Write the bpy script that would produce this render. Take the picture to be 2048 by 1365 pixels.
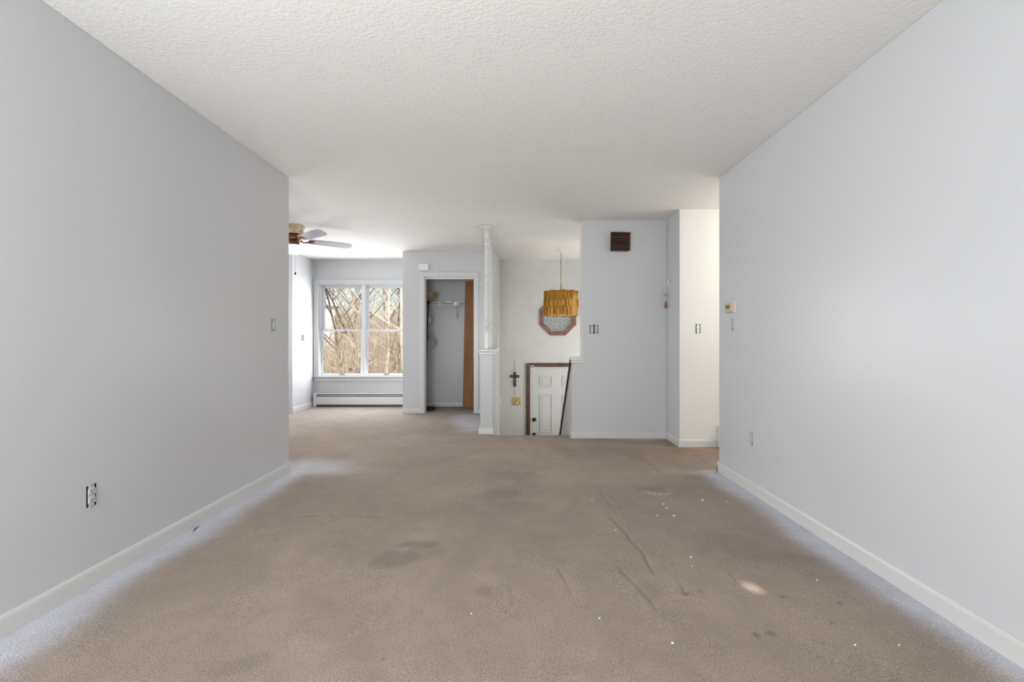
import bpy, bmesh, math, random
import numpy as np
from mathutils import Vector, Matrix
random.seed(7)
for o in list(bpy.data.objects):
    bpy.data.objects.remove(o, do_unlink=True)
C = bpy.context.scene.collection
PI = math.pi

# ------------------------------------------------------------------ camera
CZ, F, VX, VY = 1.08, 910.2, 1030.4, 683.0      # eye height, focal length in px, vanishing point
cam_d = bpy.data.cameras.new('camera')
cam_d.sensor_width = 36.0
cam_d.lens = 16.0
cam_d.shift_x = (1024 - VX) / 2048
cam_d.shift_y = (VY - 682.5) / 2048
cam_d.clip_start = 0.05
cam_d.clip_end = 300
cam = bpy.data.objects.new('camera', cam_d)
C.objects.link(cam)
cam.location = (0, 0, CZ)
cam.rotation_euler = (PI / 2, 0, 0)
bpy.context.scene.camera = cam

# ------------------------------------------------------------------ world, sun, daylight, fill lights
SUN_EL = math.radians(36)
SUN_DIR = Vector((-0.173, 0.985, 0)).normalized() * math.cos(SUN_EL) + Vector((0, 0, -math.sin(SUN_EL)))
world = bpy.data.worlds.new('sky')
bpy.context.scene.world = world
world.use_nodes = True
wn = world.node_tree.nodes
wl = world.node_tree.links
for n in list(wn):
    wn.remove(n)
w_out = wn.new('ShaderNodeOutputWorld')
w_bg = wn.new('ShaderNodeBackground')
w_sky = wn.new('ShaderNodeTexSky')
w_sky.sky_type = 'NISHITA'
w_sky.sun_disc = False
w_sky.sun_elevation = SUN_EL
w_sky.sun_rotation = math.radians(190)
w_sky.air_density = 1.0
w_sky.dust_density = 2.0
wl.new(w_sky.outputs[0], w_bg.inputs[0])
w_bg.inputs[1].default_value = 0.22
wl.new(w_bg.outputs[0], w_out.inputs[0])

def lamp(name, kind, loc, energy, color=(1, 1, 1), rot=(0, 0, 0), **kw):
    d = bpy.data.lights.new(name, kind)
    d.energy = energy
    d.color = color
    for k, v in kw.items():
        setattr(d, k, v)
    o = bpy.data.objects.new(name, d)
    C.objects.link(o)
    o.location = loc
    o.rotation_euler = rot
    return o

sun = lamp('sun', 'SUN', (0, -10, 12), 5.0, (1.0, 0.95, 0.87), angle=math.radians(0.53))
sun.rotation_euler = SUN_DIR.to_track_quat('-Z', 'Y').to_euler()
# front window daylight, plus added fills for the rear, living side and foyer
lamp('rear_fill', 'AREA', (-0.85, -0.80, 1.15), 160, (0.965, 0.985, 1.0), (math.radians(113), 0, math.radians(-24)),
     shape='RECTANGLE', size=2.3, size_y=1.9)  # added fill behind the camera, tilted up to brighten the ceiling
lamp('daylight_front_window', 'AREA', (-2.515, 7.525, 1.22), 52, (0.95, 0.97, 1.0), (math.radians(-86), 0, 0),
     shape='RECTANGLE', size=1.42, size_y=1.4)
lamp('living_side_fill', 'AREA', (-4.5, 5.3, 1.35), 36, (0.98, 0.99, 1.0), (0, -PI / 2, 0),
     shape='RECTANGLE', size=1.3, size_y=1.6)  # added fill; the wall behind it has no window
lamp('foyer_side_fill', 'AREA', (1.74, 6.45, 0.75), 30, (1.0, 0.985, 0.95), (0, PI / 2, 0),
     shape='RECTANGLE', size=2.2, size_y=1.7)  # added soft fill for the foyer and stairwell, no opening there
vs = bpy.context.scene.view_settings
vs.view_transform = 'Standard'
vs.look = 'None'
vs.gamma = 1.0
vs.use_curve_mapping = False
vs.exposure = 0.0

# ------------------------------------------------------------------ materials
def mat(name, color=(0.8, 0.8, 0.8), rough=0.5, spec=0.5, metal=0.0, bump=None, vary=None, emit=None, sheen=0.0):
    m = bpy.data.materials.new(name)
    m.use_nodes = True
    nt = m.node_tree
    b = nt.nodes['Principled BSDF']
    b.inputs['Base Color'].default_value = (*color, 1)
    b.inputs['Roughness'].default_value = rough
    b.inputs['Specular IOR Level'].default_value = spec
    b.inputs['Metallic'].default_value = metal
    if sheen:
        b.inputs['Sheen Weight'].default_value = sheen
    if emit:
        b.inputs['Emission Color'].default_value = (*emit[0], 1)
        b.inputs['Emission Strength'].default_value = emit[1]
    tc = nt.nodes.new('ShaderNodeTexCoord')
    if vary:                                    # (scale, amount): subtle mottling of the colour
        n = nt.nodes.new('ShaderNodeTexNoise')
        n.inputs['Scale'].default_value = vary[0]
        n.inputs['Detail'].default_value = 4
        nt.links.new(tc.outputs['Object'], n.inputs['Vector'])
        r = nt.nodes.new('ShaderNodeMapRange')
        r.inputs['From Min'].default_value = 0.3
        r.inputs['From Max'].default_value = 0.7
        r.inputs['To Min'].default_value = 1 - vary[1]
        r.inputs['To Max'].default_value = 1 + vary[1]
        nt.links.new(n.outputs['Fac'], r.inputs['Value'])
        mx = nt.nodes.new('ShaderNodeMix')
        mx.data_type = 'RGBA'
        mx.blend_type = 'MULTIPLY'
        mx.inputs[0].default_value = 1
        mx.inputs[6].default_value = (*color, 1)
        nt.links.new(r.outputs[0], mx.inputs[7])
        nt.links.new(mx.outputs[2], b.inputs['Base Color'])
    if bump:                                    # list of (scale, strength, distance)
        prev = None
        for sc, st, di in bump:
            n = nt.nodes.new('ShaderNodeTexNoise')
            n.inputs['Scale'].default_value = sc
            n.inputs['Detail'].default_value = 3
            nt.links.new(tc.outputs['Object'], n.inputs['Vector'])
            bp = nt.nodes.new('ShaderNodeBump')
            bp.inputs['Strength'].default_value = st
            bp.inputs['Distance'].default_value = di
            nt.links.new(n.outputs['Fac'], bp.inputs['Height'])
            if prev:
                nt.links.new(prev.outputs[0], bp.inputs['Normal'])
            prev = bp
        nt.links.new(prev.outputs[0], b.inputs['Normal'])
    return m

def wood(name, c1, c2, scale=(6, 6, 0.8), rough=0.4):
    m = mat(name, c1, rough)
    nt = m.node_tree
    b = nt.nodes['Principled BSDF']
    tc = nt.nodes.new('ShaderNodeTexCoord')
    mp = nt.nodes.new('ShaderNodeMapping')
    mp.inputs['Scale'].default_value = scale
    nt.links.new(tc.outputs['Object'], mp.inputs[0])
    n = nt.nodes.new('ShaderNodeTexNoise')
    n.inputs['Scale'].default_value = 5
    n.inputs['Detail'].default_value = 6
    n.inputs['Distortion'].default_value = 0.6
    nt.links.new(mp.outputs[0], n.inputs['Vector'])
    cr = nt.nodes.new('ShaderNodeValToRGB')
    cr.color_ramp.elements[0].position = 0.35
    cr.color_ramp.elements[0].color = (*c1, 1)
    cr.color_ramp.elements[1].position = 0.68
    cr.color_ramp.elements[1].color = (*c2, 1)
    nt.links.new(n.outputs['Fac'], cr.inputs[0])
    nt.links.new(cr.outputs[0], b.inputs['Base Color'])
    return m

M = {}
M['wall'] = mat('grey_wall_paint', (0.578, 0.588, 0.604), 0.31, 0.45, bump=[(3.0, 0.10, 0.02), (140, 0.05, 0.002)])
M['wall_cream'] = mat('cream_wall_paint', (0.74, 0.73, 0.70), 0.4, 0.45, bump=[(3.0, 0.1, 0.02), (140, 0.05, 0.002)])
M['wall_foyer'] = mat('foyer_wall_paint', (0.63, 0.628, 0.61), 0.5, 0.4, bump=[(4.0, 0.1, 0.02)], vary=(5, 0.03))
M['trim'] = mat('white_trim_paint', (0.60, 0.60, 0.585), 0.3, 0.5, bump=[(8, 0.05, 0.01)])
M['trim_gloss'] = mat('white_gloss_trim', (0.73, 0.73, 0.715), 0.28, 0.5)
M['casing'] = mat('casing_paint', (0.615, 0.62, 0.625), 0.3, 0.5)
M['sash'] = mat('white_vinyl_sash', (0.72, 0.735, 0.75), 0.35)
M['ceiling'] = mat('textured_ceiling', (0.80, 0.79, 0.765), 0.85, 0.2, bump=[(62, 0.45, 0.009), (150, 0.35, 0.004)])
M['black'] = mat('black_recess', (0.012, 0.012, 0.014), 0.7)
M['device'] = mat('painted_device', (0.53, 0.535, 0.545), 0.36)
M['device_cream'] = mat('cream_painted_device', (0.74, 0.73, 0.70), 0.4)
M['dark_metal'] = mat('dark_bronze_metal', (0.025, 0.02, 0.016), 0.35, metal=0.4)
M['fan_bronze'] = mat('antique_copper', (0.16, 0.075, 0.04), 0.35, metal=0.8, vary=(60, 0.4))
M['fan_canopy'] = mat('stained_fan_canopy', (0.70, 0.56, 0.36), 0.4, vary=(18, 0.35))
M['blade'] = mat('fan_blade', (0.36, 0.36, 0.42), 0.35, vary=(9, 0.08))
M['blade_edge'] = mat('blade_edge', (0.13, 0.11, 0.10), 0.5)
M['glass_lit'] = mat('lit_frosted_glass', (0.9, 0.89, 0.86), 0.4, emit=((1, 0.9, 0.7), 8))
M['bowl_lit'] = mat('lit_fan_bowl', (0.9, 0.89, 0.86), 0.4, emit=((1, 0.95, 0.86), 1.7))
M['chain_grey'] = mat('chain_metal', (0.35, 0.33, 0.30), 0.35, metal=0.8)
M['gold'] = mat('gold_metal', (0.62, 0.42, 0.14), 0.3, metal=0.8)
M['dark_wood'] = wood('dark_stained_wood', (0.060, 0.026, 0.014), (0.135, 0.060, 0.032), (2, 2, 2), 0.35)
M['rail_wood'] = wood('dark_rail_wood', (0.030, 0.016, 0.012), (0.065, 0.035, 0.025), (6, 1, 6), 0.35)
M['chime_wood'] = wood('brown_slat_wood', (0.026, 0.012, 0.006), (0.066, 0.032, 0.013), (1, 6, 6), 0.45)
M['octagon_wood'] = wood('reddish_wood', (0.16, 0.075, 0.055), (0.27, 0.14, 0.105), (3, 3, 3), 0.4)
M['door_wood'] = wood('orange_brown_veneer', (0.27, 0.108, 0.030), (0.36, 0.155, 0.048), (7, 7, 0.45), 0.4)
M['door_white'] = mat('white_door_paint', (0.60, 0.60, 0.585), 0.45)
M['heater'] = mat('heater_enamel', (0.72, 0.72, 0.715), 0.35)
M['fins'] = mat('heater_slot', (0.06, 0.06, 0.07), 0.6)
M['bowl_amber'] = mat('amber_glass_bowl', (0.25, 0.17, 0.09), 0.35, vary=(12, 0.15))
M['shade_pale'] = mat('pale_lamp_shade', (0.50, 0.49, 0.46), 0.4)
M['cord'] = mat('black_cord', (0.012, 0.012, 0.012), 0.5)
M['beige'] = mat('beige_plastic', (0.56, 0.45, 0.30), 0.45)
M['lcd'] = mat('thermostat_display', (0.14, 0.14, 0.10), 0.25)
M['white'] = mat('white_plastic', (0.78, 0.78, 0.77), 0.35)
M['pink'] = mat('pink_enamel', (0.44, 0.32, 0.36), 0.4, vary=(120, 0.25))
M['tassel'] = mat('rose_tassel', (0.26, 0.085, 0.13), 0.8)
M['tassel2'] = mat('pale_pink_tassel', (0.52, 0.30, 0.36), 0.8)
M['cross'] = mat('dark_carved_cross', (0.022, 0.008, 0.008), 0.4)
M['cross_inlay'] = mat('cross_inlay', (0.28, 0.24, 0.22), 0.4)
M['string'] = mat('grey_string', (0.20, 0.19, 0.18), 0.7)
M['plaque'] = mat('gold_relief', (0.52, 0.40, 0.16), 0.35, metal=0.5, bump=[(70, 0.8, 0.004)], vary=(50, 0.35))
M['flake'] = mat('white_paint_flake', (0.85, 0.84, 0.80), 0.6)
M['splinter'] = mat('dark_splinter', (0.05, 0.035, 0.03), 0.7)
M['disc'] = mat('amber_disc', (0.20, 0.15, 0.05), 0.4)
M['stair'] = mat('stair_carpet', (0.42, 0.34, 0.28), 1.0, 0.1, bump=[(180, 0.8, 0.004)], vary=(150, 0.2))
M['siding'] = mat('white_siding', (0.85, 0.86, 0.88), 0.6)
M['bark'] = mat('pale_bark', (0.36, 0.30, 0.235), 0.9, 0.1, vary=(3, 0.3))
M['bark_dark'] = mat('dark_bark', (0.15, 0.125, 0.105), 0.9, 0.1, vary=(3, 0.3))
M['bark_pale'] = mat('cream_bark', (0.60, 0.545, 0.46), 0.9, 0.1, vary=(3, 0.2))
M['twig'] = mat('straw_twigs', (0.56, 0.485, 0.375), 0.9, 0.1, vary=(2, 0.35))
M['litter'] = mat('leaf_litter', (0.55, 0.475, 0.365), 1.0, 0.1, bump=[(3, 1.0, 0.3)], vary=(1.3, 0.35))
M['roof'] = mat('grey_shingle', (0.74, 0.75, 0.77), 0.8)

def glass_mat(name, fac, tint=(1, 1, 1), rough=0.02):
    m = bpy.data.materials.new(name)
    m.use_nodes = True
    nt = m.node_tree
    for n in list(nt.nodes):
        nt.nodes.remove(n)
    out = nt.nodes.new('ShaderNodeOutputMaterial')
    mix = nt.nodes.new('ShaderNodeMixShader')
    tr = nt.nodes.new('ShaderNodeBsdfTransparent')
    gl = nt.nodes.new('ShaderNodeBsdfGlossy')
    tr.inputs[0].default_value = (*tint, 1)
    gl.inputs['Roughness'].default_value = rough
    mix.inputs[0].default_value = fac
    nt.links.new(tr.outputs[0], mix.inputs[1])
    nt.links.new(gl.outputs[0], mix.inputs[2])
    nt.links.new(mix.outputs[0], out.inputs[0])
    return m
M['pane'] = glass_mat('clear_window_glass', 0.008)

def frosted_mat(name):
    m = bpy.data.materials.new(name)
    m.use_nodes = True
    nt = m.node_tree
    for n in list(nt.nodes):
        nt.nodes.remove(n)
    out = nt.nodes.new('ShaderNodeOutputMaterial')
    tc = nt.nodes.new('ShaderNodeTexCoord')
    n = nt.nodes.new('ShaderNodeTexNoise')
    n.inputs['Scale'].default_value = 55
    n.inputs['Detail'].default_value = 4
    nt.links.new(tc.outputs['Object'], n.inputs['Vector'])
    bp = nt.nodes.new('ShaderNodeBump')
    bp.inputs['Strength'].default_value = 1.0
    bp.inputs['Distance'].default_value = 0.012
    nt.links.new(n.outputs['Fac'], bp.inputs['Height'])
    cr = nt.nodes.new('ShaderNodeValToRGB')
    cr.color_ramp.elements[0].position = 0.38
    cr.color_ramp.elements[0].color = (0.58, 0.57, 0.52, 1)
    cr.color_ramp.elements[1].position = 0.62
    cr.color_ramp.elements[1].color = (1.0, 0.98, 0.93, 1)
    nt.links.new(n.outputs['Fac'], cr.inputs[0])
    tl = nt.nodes.new('ShaderNodeBsdfTranslucent')
    nt.links.new(cr.outputs[0], tl.inputs[0])
    nt.links.new(bp.outputs[0], tl.inputs['Normal'])
    gl = nt.nodes.new('ShaderNodeBsdfGlossy')
    gl.inputs['Roughness'].default_value = 0.15
    nt.links.new(bp.outputs[0], gl.inputs['Normal'])
    mix = nt.nodes.new('ShaderNodeMixShader')
    mix.inputs[0].default_value = 0.15
    nt.links.new(tl.outputs[0], mix.inputs[1])
    nt.links.new(gl.outputs[0], mix.inputs[2])
    nt.links.new(mix.outputs[0], out.inputs[0])
    return m
M['frosted'] = frosted_mat('hammered_obscure_glass')

def amber_mat(name):
    m = bpy.data.materials.new(name)
    m.use_nodes = True
    nt = m.node_tree
    for n in list(nt.nodes):
        nt.nodes.remove(n)
    out = nt.nodes.new('ShaderNodeOutputMaterial')
    tl = nt.nodes.new('ShaderNodeBsdfTranslucent')
    tl.inputs[0].default_value = (0.62, 0.35, 0.04, 1)
    df = nt.nodes.new('ShaderNodeBsdfDiffuse')
    df.inputs[0].default_value = (0.40, 0.245, 0.05, 1)
    tr = nt.nodes.new('ShaderNodeBsdfTransparent')
    tr.inputs[0].default_value = (0.75, 0.42, 0.07, 1)
    gl = nt.nodes.new('ShaderNodeBsdfGlossy')
    gl.inputs[0].default_value = (0.9, 0.62, 0.22, 1)
    gl.inputs['Roughness'].default_value = 0.18
    m1 = nt.nodes.new('ShaderNodeMixShader')
    m1.inputs[0].default_value = 0.45
    m2 = nt.nodes.new('ShaderNodeMixShader')
    m2.inputs[0].default_value = 0.13
    m3 = nt.nodes.new('ShaderNodeMixShader')
    m3.inputs[0].default_value = 0.18
    nt.links.new(tl.outputs[0], m1.inputs[1])
    nt.links.new(df.outputs[0], m1.inputs[2])
    nt.links.new(m1.outputs[0], m2.inputs[1])
    nt.links.new(gl.outputs[0], m2.inputs[2])
    nt.links.new(m2.outputs[0], m3.inputs[1])
    nt.links.new(tr.outputs[0], m3.inputs[2])
    nt.links.new(m3.outputs[0], out.inputs[0])
    return m
M['rim_pink'] = mat('pale_inner_rim', (0.70, 0.52, 0.40), 0.5)
M['amber'] = amber_mat('amber_acrylic_plate')

def carpet_mat():
    m = bpy.data.materials.new('beige_cut_pile_carpet')
    m.use_nodes = True
    nt = m.node_tree
    b = nt.nodes['Principled BSDF']
    b.inputs['Roughness'].default_value = 1.0
    b.inputs['Specular IOR Level'].default_value = 0.1
    b.inputs['Sheen Weight'].default_value = 0.15
    tc = nt.nodes.new('ShaderNodeTexCoord')
    at = nt.nodes.new('ShaderNodeVertexColor')
    at.layer_name = 'wear_and_sheen'
    def noise(scale, detail=3, dist=0.0):
        n = nt.nodes.new('ShaderNodeTexNoise')
        n.inputs['Scale'].default_value = scale
        n.inputs['Detail'].default_value = detail
        n.inputs['Distortion'].default_value = dist
        nt.links.new(tc.outputs['Object'], n.inputs['Vector'])
        return n
    def rng(n, a, b2, lo=0.3, hi=0.7):
        r = nt.nodes.new('ShaderNodeMapRange')
        r.inputs['From Min'].default_value = lo
        r.inputs['From Max'].default_value = hi
        r.inputs['To Min'].default_value = a
        r.inputs['To Max'].default_value = b2
        nt.links.new(n.outputs['Fac'], r.inputs['Value'])
        return r
    pile = noise(230, 3, 0.3)
    big = noise(1.6, 5, 0.8)
    mid = noise(9, 4, 0.5)
    prev = at.outputs[0]
    for r in (rng(pile, 0.54, 1.32), rng(big, 0.91, 1.09), rng(mid, 0.94, 1.06)):
        mx = nt.nodes.new('ShaderNodeMix')
        mx.data_type = 'RGBA'
        mx.blend_type = 'MULTIPLY'
        mx.inputs[0].default_value = 1
        nt.links.new(prev, mx.inputs[6])
        nt.links.new(r.outputs[0], mx.inputs[7])
        prev = mx.outputs[2]
    nt.links.new(prev, b.inputs['Base Color'])
    b1 = nt.nodes.new('ShaderNodeBump')
    b1.inputs['Strength'].default_value = 0.8
    b1.inputs['Distance'].default_value = 0.006
    nt.links.new(pile.outputs['Fac'], b1.inputs['Height'])
    b2 = nt.nodes.new('ShaderNodeBump')
    b2.inputs['Strength'].default_value = 0.5
    b2.inputs['Distance'].default_value = 0.012
    nt.links.new(mid.outputs['Fac'], b2.inputs['Height'])
    nt.links.new(b1.outputs[0], b2.inputs['Normal'])
    nt.links.new(b2.outputs[0], b.inputs['Normal'])
    return m
M['carpet'] = carpet_mat()

# ------------------------------------------------------------------ mesh helpers
class MB:
    def __init__(s):
        s.v, s.f, s.mi = [], [], []
    def add(s, vs, fs, mi=0):
        k = len(s.v)
        s.v += [tuple(p) for p in vs]
        s.f += [tuple(k + i for i in f) for f in fs]
        s.mi += [mi] * len(fs)
        return s
    def box(s, x0, x1, y0, y1, z0, z1, mi=0):
        vs = [(x, y, z) for z in (z0, z1) for y in (y0, y1) for x in (x0, x1)]
        return s.add(vs, [(0, 2, 3, 1), (4, 5, 7, 6), (0, 1, 5, 4), (2, 6, 7, 3), (0, 4, 6, 2), (1, 3, 7, 5)], mi)
    def prism(s, poly, axis, a, b, mi=0):
        """polygon of 2-D points extruded from a to b along axis; (x: y,z) (y: x,z) (z: x,y)"""
        def P(p, t):
            return {'x': (t, p[0], p[1]), 'y': (p[0], t, p[1]), 'z': (p[0], p[1], t)}[axis]
        n = len(poly)
        vs = [P(p, a) for p in poly] + [P(p, b) for p in poly]
        fs = [tuple(range(n)), tuple(range(2 * n - 1, n - 1, -1))]
        fs += [(i, i + n, (i + 1) % n + n, (i + 1) % n) for i in range(n)]
        return s.add(vs, fs, mi)
    def tube(s, pts, rad, n=6, mi=0):
        pts = [Vector(p) for p in pts]
        if not hasattr(rad, '__len__'):
            rad = [rad] * len(pts)
        vs, fs = [], []
        ref = None
        for i, p in enumerate(pts):
            d = (pts[min(i + 1, len(pts) - 1)] - pts[max(i - 1, 0)]).normalized()
            if ref is None:
                ref = d.orthogonal().normalized()
            u = (ref - d * ref.dot(d))
            u = u.normalized() if u.length > 1e-6 else d.orthogonal().normalized()
            ref = u
            w = d.cross(u)
            for k in range(n):
                a = 2 * PI * k / n
                vs.append(p + (u * math.cos(a) + w * math.sin(a)) * rad[i])
        for i in range(len(pts) - 1):
            for k in range(n):
                a, b = i * n + k, i * n + (k + 1) % n
                fs.append((a, b, b + n, a + n))
        fs.append(tuple(range(n - 1, -1, -1)))
        L = (len(pts) - 1) * n
        fs.append(tuple(range(L, L + n)))
        return s.add(vs, fs, mi)
    def lathe(s, prof, c=(0, 0, 0), n=24, mi=0, axis='z', a0=0.0):
        """prof: list of (radius, height)"""
        vs, fs = [], []
        for r, h in prof:
            for k in range(n):
                a = a0 + 2 * PI * k / n
                x, y = r * math.cos(a), r * math.sin(a)
                p = {'z': (x, y, h), 'y': (x, h, y), 'x': (h, x, y)}[axis]
                vs.append((p[0] + c[0], p[1] + c[1], p[2] + c[2]))
        for i in range(len(prof) - 1):
            for k in range(n):
                a, b = i * n + k, i * n + (k + 1) % n
                fs.append((a, b, b + n, a + n))
        fs.append(tuple(range(n - 1, -1, -1)))
        L = (len(prof) - 1) * n
        fs.append(tuple(range(L, L + n)))
        return s.add(vs, fs, mi)
    def build(s, name, mats, parent=None, smooth=False, bevel=0.0, seg=2, loc=None, rot=None):
        me = bpy.data.meshes.new(name)
        me.from_pydata([tuple(v) for v in s.v], [], s.f)
        if not isinstance(mats, (list, tuple)):
            mats = [mats]
        for m in mats:
            me.materials.append(M[m])
        if len(mats) > 1:
            me.polygons.foreach_set('material_index', s.mi)
        bm = bmesh.new()
        bm.from_mesh(me)
        bmesh.ops.recalc_face_normals(bm, faces=bm.faces)
        bm.to_mesh(me)
        bm.free()
        if smooth:
            me.polygons.foreach_set('use_smooth', [True] * len(me.polygons))
            me.set_sharp_from_angle(angle=math.radians(40))
        o = bpy.data.objects.new(name, me)
        C.objects.link(o)
        if parent:
            o.parent = parent
        if loc:
            o.location = loc
        if rot:
            o.rotation_euler = rot
        if bevel:
            b = o.modifiers.new('bevel', 'BEVEL')
            b.width = bevel
            b.segments = seg
            b.limit_method = 'ANGLE'
        return o

def thing(name, label, cat, loc=(0, 0, 0), rz=0.0, group=None, rot=None):
    o = bpy.data.objects.new(name, None)
    o.empty_display_size = 0.05
    C.objects.link(o)
    o.location = loc
    o.rotation_euler = rot if rot else (0, 0, rz)
    return tag(o, label, cat, group)

def tag(o, label, cat, group=None):
    o['label'] = label
    o['category'] = cat
    if group:
        o['group'] = group
    return o

def struct(o):
    o['kind'] = 'structure'
    return o

def sempty(name, loc=(0, 0, 0)):
    o = bpy.data.objects.new(name, None)
    o.empty_display_size = 0.05
    C.objects.link(o)
    o.location = loc
    return struct(o)

def px_floor(u, v, z=0.0):
    Y = (CZ - z) * F / (v - VY)
    return ((u - VX) * Y / F, Y)

def wall_cells(axis, a0, a1, x0, x1, z0, z1, holes=()):
    """slab between a0 and a1 along axis ('y' or 'x'), spanning x0..x1 by z0..z1, with rectangular openings"""
    xs = sorted({x0, x1, *[h[0] for h in holes], *[h[1] for h in holes]})
    zs = sorted({z0, z1, *[h[2] for h in holes], *[h[3] for h in holes]})
    def solid(i, j):
        if i < 0 or j < 0 or i >= len(xs) - 1 or j >= len(zs) - 1:
            return False
        cx, cz = (xs[i] + xs[i + 1]) / 2, (zs[j] + zs[j + 1]) / 2
        return not any(h[0] < cx < h[1] and h[2] < cz < h[3] for h in holes)
    mb = MB()
    def P(x, a, z):
        return (x, a, z) if axis == 'y' else (a, x, z)
    for i in range(len(xs) - 1):
        for j in range(len(zs) - 1):
            if not solid(i, j):
                continue
            xa, xb, za, zb = xs[i], xs[i + 1], zs[j], zs[j + 1]
            for a in (a0, a1):
                mb.add([P(xa, a, za), P(xb, a, za), P(xb, a, zb), P(xa, a, zb)], [(0, 1, 2, 3)])
            if not solid(i - 1, j):
                mb.add([P(xa, a0, za), P(xa, a1, za), P(xa, a1, zb), P(xa, a0, zb)], [(0, 1, 2, 3)])
            if not solid(i + 1, j):
                mb.add([P(xb, a0, za), P(xb, a1, za), P(xb, a1, zb), P(xb, a0, zb)], [(0, 1, 2, 3)])
            if not solid(i, j - 1):
                mb.add([P(xa, a0, za), P(xb, a0, za), P(xb, a1, za), P(xa, a1, za)], [(0, 1, 2, 3)])
            if not solid(i, j + 1):
                mb.add([P(xa, a0, zb), P(xb, a0, zb), P(xb, a1, zb), P(xa, a1, zb)], [(0, 1, 2, 3)])
    return mb

def weld(o):
    bm = bmesh.new()
    bm.from_mesh(o.data)
    bmesh.ops.remove_doubles(bm, verts=bm.verts, dist=1e-5)
    bmesh.ops.recalc_face_normals(bm, faces=bm.faces)
    bm.to_mesh(o.data)
    bm.free()
    return o

# ------------------------------------------------------------------ setting: walls, ceiling
H = 2.43
XL, XR, YW = -1.872, 1.687, 3.766           # side walls of the near room and where they end
YB = 7.54                                   # inner face of the front (window and door) wall
YC = 6.83                                   # closet front
LOW = -1.38                                 # entry landing
ZB = -1.5
struct(weld(wall_cells('x', XL - 0.12, XL, -1.1, YW, 0, H).build('wall_left', 'wall', bevel=0.004)))
struct(weld(wall_cells('x', XR, XR + 0.12, -1.1, YW, 0, H).build('wall_right', 'wall', bevel=0.004)))
# wall behind the camera, with a small gap added to let one beam of sun through
spot = px_floor(1504, 1176)
tt = (spot[1] + 1.05) / SUN_DIR.y
hx, hz = spot[0] - SUN_DIR.x * tt, -SUN_DIR.z * tt
struct(weld(wall_cells('y', -1.1, -1.0, XL, XR, 0, H, [(hx - .040, hx + .040, hz - .066, hz + .066)]).build('wall_rear', 'wall')))
struct(MB().box(-4.6, XL - 0.12, YW - 0.12, YW, 0, H).build('wall_living_rear', 'wall'))
struct(MB().box(-4.7, -4.6, YW - 0.12, YB, 0, H).build('wall_living_side', 'wall'))
struct(MB().box(-4.6, -3.34, 6.82, YB, 0, H).build('wall_alcove_left', 'wall', bevel=0.004))
OX, OZ, OR = 0.705, 1.478, 0.3025           # octagon window
WX0, WX1, WZ0, WZ1 = -3.245, -1.785, 0.50, 2.025
DX0, DX1, DZ1 = 0.235, 1.169, 0.662
fw = wall_cells('y', YB, YB + 0.15, -4.7, 1.85, ZB, H,
                [(WX0, WX1, WZ0, WZ1), (OX - .27, OX + .27, OZ - .27, OZ + .27), (DX0, DX1, LOW, DZ1)])
k = .27
c8 = k * (2 - math.sqrt(2))                 # corner cut that makes the square opening an octagon
for sx in (-1, 1):
    for sz in (-1, 1):
        fw.prism([(OX + sx * k, OZ + sz * k), (OX + sx * (k - c8), OZ + sz * k), (OX + sx * k, OZ + sz * (k - c8))], 'y', YB, YB + .15)
struct(fw.build('wall_front', 'wall_foyer'))
# alcove face of the front wall is painted like the living room
struct(wall_cells('y', YB - 0.004, YB, -3.34, -1.69, 0, H, [(WX0, WX1, WZ0, WZ1)]).build('wall_alcove_front', 'wall'))
struct(weld(wall_cells('y', YC, YC + .11, -1.69, -0.37, 0, H, [(-1.362, -0.611, 0, 2.056)]).build('wall_closet_front', 'wall', bevel=0.003)))
struct(MB().box(-1.69, -1.59, YC + .11, YB - .004, 0, H).build('wall_closet_left', 'wall'))
struct(MB().box(-0.37, -0.26, YC, YB, ZB, H).build('wall_closet_right', 'wall_foyer'))
struct(MB().box(-1.59, -0.37, YB - .004, YB, 0, H).build('wall_closet_back', 'wall'))
wh = struct(MB().box(-0.408, -0.262, 5.29, YC, ZB, 0.955).build('wall_half', 'wall', bevel=0.004))
cap = MB().box(-0.428, -0.243, 5.268, YC - .001, 0.955, 0.985)
cap.build('cap', 'trim_gloss', wh, bevel=0.009, seg=3)
MB().box(-0.418, -0.253, 5.279, YC - .001, 0.925, 0.955).build('cap_molding', 'trim_gloss', wh, bevel=0.006)
# wall right of the stairs, with its low end
wf = struct(weld(wall_cells('y', 5.066, 5.20, 0.632, 1.68, ZB, H, [(0.632, 0.749, 0.85, H)]).build('wall_foyer', 'wall', bevel=0.003)))
MB().box(0.616, 0.753, 5.052, 5.215, 0.868, 0.902).build('cap', 'trim_gloss', wf, bevel=0.006)
MB().box(0.622, 0.753, 5.058, 5.209, 0.838, 0.868).build('cap_molding', 'trim_gloss', wf, bevel=0.008)
MB().box(0.742, 0.749, 5.066, 5.20, 0.902, H).build('corner_bead', 'trim_gloss', wf)
mbh = MB().box(1.68, 4.5, 4.65, 5.2, 0, H)
whl = struct(mbh.build('wall_hall', ['wall_cream', 'wall'], bevel=0.003))
for p in whl.data.polygons:
    if p.normal.x < -0.9:
        p.material_index = 1
struct(MB().box(XR + 0.12, 4.5, YW - .12, YW, 0, H).build('wall_hall_rear', 'wall_cream'))
struct(MB().box(4.5, 4.6, YW - .12, 5.2, 0, H).build('wall_hall_end', 'wall_cream'))
struct(MB().box(1.75, 1.85, 5.2, YB, ZB, H).build('wall_foyer_right', 'wall_foyer'))
struct(MB().box(-4.7, 4.6, -1.1, YB + .15, H, H + .12).build('ceiling', 'ceiling'))
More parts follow.
